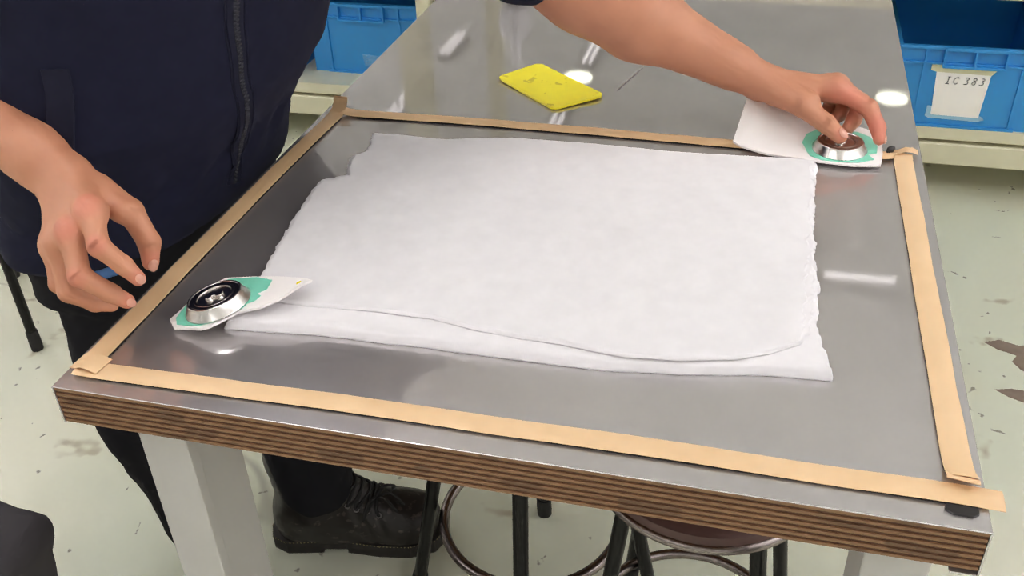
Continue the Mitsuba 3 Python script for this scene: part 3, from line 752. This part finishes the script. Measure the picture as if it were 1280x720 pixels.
def hand(p, W, fingers, thumb, elbow, rw, re, palm_n, fat=1.0):
    """palm_n points out of the back of the hand."""
    W = A(W); pn = A(palm_n, float); pn /= np.linalg.norm(pn)
    palm = None
    for k, (js, rs) in enumerate(fingers):
        m = A(js[0]); side = (A(fingers[0][0][0]) - A(fingers[3][0][0])); side /= np.linalg.norm(side)
        base = W + side * (0.013, 0.004, -0.005, -0.013)[k] * fat - pn * 0.002
        c = cone(p, base, m - pn * 0.003, 0.0155 * fat, (0.0138, 0.0138, 0.013, 0.0122)[k] * fat)
        palm = c if palm is None else smin(palm, c, 0.018)
    palm = smin(palm, cone(p, W - pn * 0.004, (A(fingers[1][0][0]) + A(fingers[2][0][0])) / 2 - pn * 0.012, 0.020 * fat, 0.013 * fat), 0.010)
    tj, tr = thumb
    th = finger(p, tj, tr)
    palm = smin(palm, cone(p, tj[0], (A(tj[1]) * 0.75 + A(fingers[0][0][0]) * 0.25), 0.017 * fat, 0.013 * fat), 0.012)    # thenar and web
    e = A(elbow)
    mid = e + (W - e) * 0.30
    side = (A(fingers[0][0][0]) - A(fingers[3][0][0])); side /= np.linalg.norm(side)
    fore = smin(smin(cone(p, e, mid, re * 0.92, re), cone(p, mid, W + (e - W) * 0.16, re, rw * 1.02), 0.03),
                smin(cone(p, W + (e - W) * 0.22 + side * rw * 0.42, W + side * rw * 0.45, rw * 0.80, rw * 0.66), cone(p, W + (e - W) * 0.22 - side * rw * 0.42, W - side * rw * 0.45, rw * 0.80, rw * 0.66), 0.012), 0.02)
    d = smin(palm, fore, 0.020)
    out = smin(d, th, 0.010)
    for js, rs in fingers:
        f = finger(p, js, rs)
        f = smin(f, np.sqrt(((p - A(js[0], np.float32)) ** 2).sum(1)) - rs[0] * 1.01, 0.008)
        out = np.minimum(out, smin(d, f, 0.014))
    return out


RWR, REL, RSH = (-0.055, 0.169, 0.945), (-0.300, 0.270, 1.035), (-0.100, 0.300, 1.225)
RF = [([(0.0142, 0.1146, 0.9450), (0.0378, 0.0835, 0.9235), (0.0590, 0.0850, 0.9030), (0.0725, 0.0850, 0.8880)], (0.0125, 0.0112, 0.0098, 0.0080)),
      ([(-0.0067, 0.1006, 0.9254), (0.0160, 0.0690, 0.8935), (0.0390, 0.0780, 0.8700), (0.0500, 0.0860, 0.8555)], (0.0125, 0.0115, 0.0100, 0.0082)),
      ([(-0.0270, 0.1010, 0.9090), (-0.0120, 0.0770, 0.8650), (0.0030, 0.0920, 0.8430), (0.0110, 0.1060, 0.8320)], (0.0120, 0.0110, 0.0096, 0.0080)),
      ([(-0.0420, 0.1090, 0.9000), (-0.0310, 0.0870, 0.8660), (-0.0180, 0.0960, 0.8460), (-0.0090, 0.1080, 0.8350)], (0.0110, 0.0098, 0.0086, 0.0074))]
RT_ = ([(-0.0175, 0.1700, 0.9360), (0.0230, 0.1630, 0.9190), (0.0430, 0.1540, 0.8870), (0.0440, 0.1460, 0.8660)], (0.0165, 0.0138, 0.0122, 0.0092))
LWR, LEL, LSH = (0.672, 0.757, 0.876), (0.413, 0.736, 1.000), (0.110, 0.655, 1.195)
LF_ = [([(0.7740, 0.7480, 0.8760), (0.8220, 0.7340, 0.8555), (0.8365, 0.7190, 0.8340), (0.8400, 0.7080, 0.8215)], (0.0140, 0.0122, 0.0108, 0.0088)),
       ([(0.7760, 0.7710, 0.8720), (0.8140, 0.7720, 0.8480), (0.8060, 0.7500, 0.8290), (0.7980, 0.7360, 0.8205)], (0.0135, 0.0120, 0.0106, 0.0088)),
       ([(0.7680, 0.7920, 0.8630), (0.7980, 0.7930, 0.8400), (0.7880, 0.7730, 0.8270), (0.7790, 0.7590, 0.8220)], (0.0130, 0.0115, 0.0102, 0.0085)),
       ([(0.7580, 0.8090, 0.8520), (0.7800, 0.8090, 0.8360), (0.7730, 0.7920, 0.8270), (0.7670, 0.7790, 0.8250)], (0.0120, 0.0105, 0.0092, 0.0078))]
LT_ = ([(0.6960, 0.7350, 0.8690), (0.7300, 0.7050, 0.8640), (0.7655, 0.6960, 0.8440), (0.7850, 0.6830, 0.8325)], (0.0180, 0.0150, 0.0132, 0.0104))
REDS += [((0.016, 0.108, 0.957), 0.024, 0.5), ((-0.004, 0.092, 0.935), 0.022, 0.5), ((0.040, 0.075, 0.930), 0.018, 0.45), ((0.016, 0.060, 0.895), 0.018, 0.45), ((0.073, 0.085, 0.888), 0.018, 0.5), ((0.050, 0.086, 0.855), 0.018, 0.5),
         ((0.044, 0.146, 0.872), 0.022, 0.45), ((0.79, 0.672, 0.842), 0.02, 0.45), ((0.838, 0.715, 0.832), 0.04, 0.75), ((0.79, 0.735, 0.86), 0.05, 0.6)]


for c, n, r in (((0.7270, 0.692, 0.873), (1.0, -0.15, -0.1), .011), ((0.7215, 0.694, 0.874), (1.0, -0.10, 0.05), .010), ((0.7640, 0.685, 0.853), (1, -.5, -.3), .008), ((0.7675, 0.684, 0.851), (1, -.5, -.3), .007),
                ((0.8230, 0.731, 0.867), (.75, -.3, -.55), .008), ((0.8205, 0.731, 0.869), (.75, -.3, -.55), .007), ((0.039, 0.075, 0.932), (.7, 0, -.7), .008), ((0.041, 0.075, 0.930), (.7, 0, -.7), .007),
                ((0.018, 0.060, 0.900), (.6, 0, -.8), .008), ((0.047, 0.147, 0.889), (.1, -.3, -.95), .008)):
    n = A(n, float) / np.linalg.norm(n); CREASES.append((c, tuple(float(q) for q in n), r))


def right_arm(p):
    return smin(hand(p, RWR, RF, RT_, REL, 0.0285, 0.042, (-0.15, -0.62, 0.77)), cone(p, REL, RSH, 0.043, 0.052), 0.03)


def left_arm(p):
    d = smin(hand(p, LWR, LF_, LT_, LEL, 0.0315, 0.054, (0.05, 0.05, 1.0), 1.06), cone(p, LEL, LSH, 0.050, 0.055), 0.04)
    return d


SEC = A([(.72, -.175, .480, .125, .252, 5), (.80, -.172, .490, .130, .268, 5), (.845, -.162, .488, .134, .258, 8), (.94, -.135, .486, .165, .285, 12), (1.05, -.095, .482, .160, .275, 18),
         (1.15, -.040, .475, .146, .240, 22), (1.235, .005, .475, .115, .190, 24), (1.30, .045, .470, .070, .085, 24)])


def loft(p, grow=0.0, e=2.3):
    z = p[:, 2]; cx, cy, hx, hy, ph = (np.interp(z, SEC[:, 0], SEC[:, k]) for k in range(1, 6))
    ph = np.radians(ph); dx, dy = p[:, 0] - cx, p[:, 1] - cy
    a = (np.cos(ph) * dx - np.sin(ph) * dy) / (hx + grow); b = (np.sin(ph) * dx + np.cos(ph) * dy) / (hy + grow)
    return ((np.abs(a) ** e + np.abs(b) ** e) ** (1 / e) - 1) * (np.minimum(hx, hy) + grow)


def zcap(p, d, lo, hi):
    return np.maximum(d, np.maximum(lo - p[:, 2], p[:, 2] - hi))


HEADC, FACE = A([0.185, 0.440, 1.435]), A([0.80, -0.15, -0.58]); FACE /= np.linalg.norm(FACE)
HS = np.cross([0, 0, 1.0], FACE); HS /= np.linalg.norm(HS); HU = np.cross(FACE, HS); HR = np.stack([FACE, HS, HU], 1)     # local x forward, y left, z up


def hp(a, b, c):
    return HEADC + HR @ A([a, b, c])


def head(p):
    d = smin(ellip(p, HEADC + HR @ A([-.012, 0, .02]), (.098, .076, .098), HR), ellip(p, hp(.025, 0, -.045), (.068, .060, .075), HR), 0.05)
    d = smin(d, cone(p, hp(.088, 0, .012), hp(.108, 0, -.024), .009, .013), 0.014)
    d = smin(d, ellip(p, hp(.075, 0, -.068), (.025, .030, .014), HR), 0.02)
    for s in (-1, 1):
        d = smin(d, ellip(p, hp(-.010, s * .077, -.010), (.018, .007, .030), HR), 0.006)
        d = np.maximum(d, -(np.linalg.norm(p - hp(.100, s * .032, .014).astype(np.float32), axis=1) - 0.017))
    return smin(d, cone(p, (0.05, 0.468, 1.24), hp(-.03, 0, -.07), .060, .056), 0.03)


LEGS = (((-.180, .365, .82), (-.192, .340, .46), (-.165, .380, .11)), ((-.185, .575, .82), (-.100, .545, .46), (-.032, .515, .16)))


def body_coarse(p):
    d = np.maximum(loft(p, -0.022), 0.76 - p[:, 2])
    d = np.maximum(d, p[:, 2] - 1.29)
    d = smin(d, head(p), 0.02)
    for sh, el in ((RSH, REL), (LSH, LEL)):
        k = A(sh) + (A(el) - A(sh)) * 0.72
        d = smin(d, cone(p, sh, k, 0.060, 0.046), 0.04)
    for h, k, a in LEGS:
        d = smin(d, smin(cone(p, h, k, .078, .055), cone(p, k, a, .055, .042), .03), 0.03)
    return d


sk = surface(body_coarse, (-.45, .15, .02), (.50, .85, 1.60), 0.008)
sk = union(sk, surface(right_arm, (-.37, .03, .80), (.10, .38, 1.30), 0.0024, 4))
sk = union(sk, surface(left_arm, (.05, .58, .79), (.88, .86, 1.27), 0.0026, 4))
put('person__body', sk, 'm_skin', smooth=True)


def nail(tip, prev, n, r, L=0.0058, w=0.0048):
    tip, prev, n = A(tip), A(prev), A(n, float); d = tip - prev; d /= np.linalg.norm(d); n = n - d * (n @ d); n /= np.linalg.norm(n); s = np.cross(d, n)
    m = trimesh.creation.icosphere(3); v = m.vertices.copy()
    v = v * [L, w, 0.0016]; v[:, 2] -= (v[:, 1] ** 2) / (2 * r) * 0.9
    c = tip + d * 0.0022 + n * (r * 0.93)
    m.vertices = c + v[:, :1] * (d - n * 0.25) + v[:, 1:2] * s + v[:, 2:] * n
    put('person__fingernail', m, 'm_nail', smooth=True)


nail(RT_[0][3], RT_[0][2], (0.75, -0.45, 0.3), 0.0092, 0.0072, 0.0058)
nail(RF[0][0][3], RF[0][0][2], (0.3, -0.45, 0.8), 0.0080)
nail(RF[1][0][3], RF[1][0][2], (0.5, -0.6, 0.6), 0.0082)
nail(LT_[0][3], LT_[0][2], (0.30, -0.35, 0.9), 0.0104, 0.0080, 0.0064)
nail(LF_[0][0][3], LF_[0][0][2], (0.9, 0.1, 0.3), 0.0088)

# face and hair
for s in (-1, 1):
    put('person__eye', trimesh.creation.icosphere(3, 0.0125).apply_translation(hp(.080, s * .031, .012)), 'm_eye', smooth=True)
    ik = [k for k in scene if k.startswith('person__eye') and k.count('__') == 1 and 'brow' not in k][-1]
    put(ik + '__iris', trimesh.creation.icosphere(2, 0.0068).apply_translation(hp(.0868, s * .031, .010)), 'm_black', smooth=True)
    put('person__eyebrow', tube(curve([hp(.090, s * .016, .034), hp(.089, s * .032, .038), hp(.078, s * .047, .032)], 8), [.001, .003, .004, .004, .004, .003, .002, .001], 8), 'm_hair', smooth=True)
put('person__mouth', tube(curve([hp(.088, -.022, -.052), hp(.098, 0, -.050), hp(.088, .022, -.052)], 9), [.001, .003, .0045, .005, .005, .005, .0045, .003, .001], 8), 'm_lip', smooth=True, label='lips')


def hair_f(p):
    q = (p - HEADC.astype(np.float32)) @ HR
    d = ellip(p, HEADC + HR @ A([-.016, 0, .028]), (.106, .085, .104), HR) + 0.010 * (meshkit.fbm(p * 60, 2, 6) - 0.5)
    return np.maximum(d, np.minimum(q[:, 0] * 0.75 - q[:, 2] * 0.66 - 0.012, 1.0))


put('person__hair', surface(hair_f, hp(0, 0, 0) - .17, hp(0, 0, 0) + .17, 0.005), 'm_hair', smooth=True, label='short black hair')


# clothes
def fold(p, s, k):
    return k * (meshkit.fbm(p * A(s, np.float32), 3, 9) - 0.5)


def jacket_f(p):
    d = loft(p, 0.004)
    for sh, el, t in ((RSH, REL, 0.80), (LSH, LEL, 0.74)):
        k = A(sh) + (A(el) - A(sh)) * t
        d = smin(d, cone(p, sh, k, 0.078, 0.064), 0.05)
    d = zcap(p, d, 0.756 + 0.014 * np.maximum(ss(.32, .27, p[:, 1]), ss(-.14, -.2, p[:, 0])), 1.315)
    d = smin(d, np.maximum(loft(p, 0.006), np.abs(p[:, 2] - 0.796) - 0.026), 0.006)           # hem band
    gather = 0.010 * np.exp(-((p[:, 2] - 0.855) / 0.035) ** 2) * (np.sin(p[:, 1] * 75 + 6 * np.sin(p[:, 2] * 20)) + 0.2)
    return d + fold(p, (9, 9, 6), 0.026) * np.clip((p[:, 2] - .79) / .08, 0, 1) + gather * 0.5


jk = surface(jacket_f, (-.42, .12, .70), (.44, .86, 1.34), 0.006, 2)
put('person__jacket', jk, 'm_jacket', smooth=True, label='dark navy zip jacket with rolled-up sleeves')
zp, zn = snap(curve([(.06, .385, 1.20), (.065, .395, 1.10), (.05, .405, 1.04), (.03, .42, .97), (.00, .450, .90), (-.03, .47, .82), (-.04, .465, .79)], 160, 'smooth'), jacket_f, 0.0)
put('person__jacket__zip_placket', ribbon(zp, zn, 0.034, 0.0016), 'm_jacket_trim', smooth=30)
tg = np.gradient(zp, axis=0); tg /= np.linalg.norm(tg, axis=1, keepdims=True); sd = np.cross(tg, zn)
put('person__jacket__zip', cat(*[tube([zp[i] + zn[i] * .0022 - sd[i] * .0042 * k, zp[i] + zn[i] * .0022 + sd[i] * .0008 * k], 0.0011, 6) for i in range(2, 158) for k in ((1,) if i % 2 else (-1,))], ribbon(zp, zn, 0.008, 0.0022)), 'm_zip', label='zip with small teeth')
for off, w in ((0.013, 0.0022), (-0.013, 0.0022)):
    put('person__jacket__seam', ribbon(zp + sd * off, zn, w, 0.0026), 'm_jacket', smooth=30)
pp, pn = snap(curve([(-.055, .20, 1.045), (-.065, .20, 1.0), (-.085, .20, .95), (-.095, .20, .90)], 40, 'smooth'), jacket_f, 0.0)
put('person__jacket__pocket_welt', ribbon(pp, pn, 0.030, 0.0035), 'm_jacket_trim', smooth=30, label='pocket edge')
hemq = np.linspace(0, 2 * np.pi, 90)


def shirt_f(p):
    return np.maximum(zcap(p, loft(p, -0.002), 0.748, 0.80), np.maximum(np.abs(p[:, 0] + 0.085) - 0.055, p[:, 1] - 0.29))


put('person__shirt', surface(shirt_f, (-.36, .18, .72), (.02, .78, .82), 0.006), 'm_shirt', smooth=60, label='blue shirt hem below the jacket')


def trousers_f(p):
    d = zcap(p, loft(p, -0.012), 0.69, 0.80)
    for i, (h, k, a) in enumerate(LEGS):
        d = smin(d, smin(cone(p, h, k, .098, .074), cone(p, k, a, .074, (.062, .066)[i]), .03), 0.035)
    d = np.maximum(d, -(p[:, 2] - 0.11))
    d = np.maximum(d, p[:, 2] - 0.80)
    return d + fold(p, (16, 16, 9), 0.026) * np.clip((0.75 - p[:, 2]) / .1, 0, 1)


put('person__trousers', surface(trousers_f, (-.42, .18, .07), (.06, .74, .83), 0.007, 2), 'm_trousers', smooth=True, label='black trousers')


def boot(heel, toe, key):
    heel, toe = A(heel), A(toe); e = toe - heel; L = np.linalg.norm(e); e /= L; s = A([-e[1], e[0]]); k = L / 0.31
    R = A([[e[0], s[0], 0], [e[1], s[1], 0], [0, 0, 1]])
    w = lambda a, b, c: R @ A([a * k, b * k, c * k]) + A([heel[0], heel[1], 0])

    def f(p):
        d = ellip(p, w(.250, 0.003, .058), (.058 * k, .050 * k, .040 * k), R)
        d = smin(d, cone(p, w(.205, 0, .066), w(.10, 0, .078), .043 * k, .043 * k), .03)
        d = smin(d, ellip(p, w(.056, 0, .068), (.052 * k, .041 * k, .060 * k), R), .03)
        d = smin(d, cone(p, w(.185, 0, .080), w(.105, 0, .145), .030 * k, .036 * k), .025)
        d = smin(d, cone(p, w(.070, 0, .09), w(.060, 0, .205), .048 * k, .052 * k), .03)
        d = smin(d, cone(p, w(.050, 0, .040), w(.250, 0, .036), .040 * k, .050 * k), .02)
        d = np.maximum(d, 0.022 * k - p[:, 2])
        q = (p - A([*heel, 0], np.float32)) @ R / k
        cr = 0.004 * np.sin(q[:, 0] * 190 + q[:, 2] * 80) * np.exp(-((q[:, 0] - .185) / .03) ** 2 - ((q[:, 2] - .075) / .03) ** 2)
        return d + cr + 0.006 * (meshkit.fbm(p * 28, 3, 2) - .5)
    lo = np.minimum(w(-.02, -.08, -.01), w(.34, .08, .22)) - .04; hi = np.maximum(w(-.02, -.08, 0), w(.34, .08, .225)) + .04
    put(key, surface(f, lo, hi, 0.0048, 2), 'm_boot', smooth=True, label='black lace-up leather boot' if key == 'person__boot' else 'black boot')
    ol = Polygon([(a * k, b * k) for a, b in ((-.002, 0), (.004, .026), (.03, .040), (.09, .039), (.14, .040), (.20, .050), (.255, .053), (.295, .040), (.314, .015), (.314, -.012), (.298, -.036), (.255, -.050), (.20, -.048), (.14, -.038), (.09, -.038), (.03, -.040), (.004, -.026))]).buffer(.006, quad_segs=6).buffer(-.003)
    M = np.eye(4); M[:3, :3] = R; M[:2, 3] = heel
    sole = trimesh.creation.extrude_polygon(ol, 0.020 * k, engine='earcut').apply_translation([0, 0, 0.010])
    hl = trimesh.creation.extrude_polygon(ol.intersection(shapely.box(-1, -1, .095 * k, 1)), 0.012, engine='earcut'); ft = trimesh.creation.extrude_polygon(ol.intersection(shapely.box(.14 * k, -1, 1, 1)), 0.012, engine='earcut')
    put(key + '__sole', cat(sole, hl, ft).apply_transform(M), 'm_sole', label='thick ridged sole')
    if key != 'person__boot':
        return
    ex = A(shapely.segmentize(ol.buffer(.0004).exterior, 0.0035).coords)
    put(key + '__welt_stitching', cat(*[tube([[*a, .0285], [*(a * .45 + b * .55), .0285]], 0.0009, 5) for a, b in zip(ex[:-1:2], ex[1::2])]).apply_transform(M), 'm_stitch', label='yellow welt stitching')
    ey = [(.210, .092), (.192, .100), (.175, .110), (.157, .121), (.139, .134), (.122, .149)]
    allp = {}
    for side in (-1, 1):
        P, N = snap([w(a - .008, side * .024, c - .008) for a, c in ey], f)
        allp[side] = (P, N)
        for q, n in zip(P, N):
            t = np.cross(n, [0.3, 0.2, 1.0]); t /= np.linalg.norm(t); b = np.cross(n, t); th = np.linspace(0, 2 * np.pi, 14, endpoint=False)
            put(key + '__eyelet', tube(q + n * .001 + .0042 * (np.cos(th)[:, None] * t + np.sin(th)[:, None] * b), .0016, 8, closed=True), 'm_eyelet', smooth=True)
    (Pa, Na), (Pb, Nb) = allp[-1], allp[1]; lc = []
    for i in range(len(ey)):
        for a, b, na, nb in [(Pa[i], Pb[min(i + 1, len(ey) - 1)], Na[i], Nb[i]), (Pb[i], Pa[min(i + 1, len(ey) - 1)], Nb[i], Na[i])]:
            c, cn = snap(curve([a, (a + b) / 2 + (na + nb) * .010, b], 12), f, 0.0025); lc.append(tube(c, 0.0026, 7))
    bow = w(.20, -.012, .112)
    for dx, dy, dz in ((.040, -.030, -.004), (.030, .028, .002), (.050, -.004, -.014), (-.02, -.045, -.012)):
        lc.append(tube(curve([bow, bow + R @ A([dx * .5, dy * .6, .014]), bow + R @ A([dx, dy, dz]), bow + R @ A([dx * .7, dy * .5, dz * .6])], 14, 'smooth'), 0.0026, 7))
    put(key + '__lace', cat(*lc), 'm_lace', smooth=50)


boot((-0.130, 0.505), (0.180, 0.574), 'person__boot')
boot((-0.225, 0.408), (0.010, 0.215), 'person__boot_001')
tag('person', 'person in a dark navy zip jacket and black boots, bending over the table', 'person')
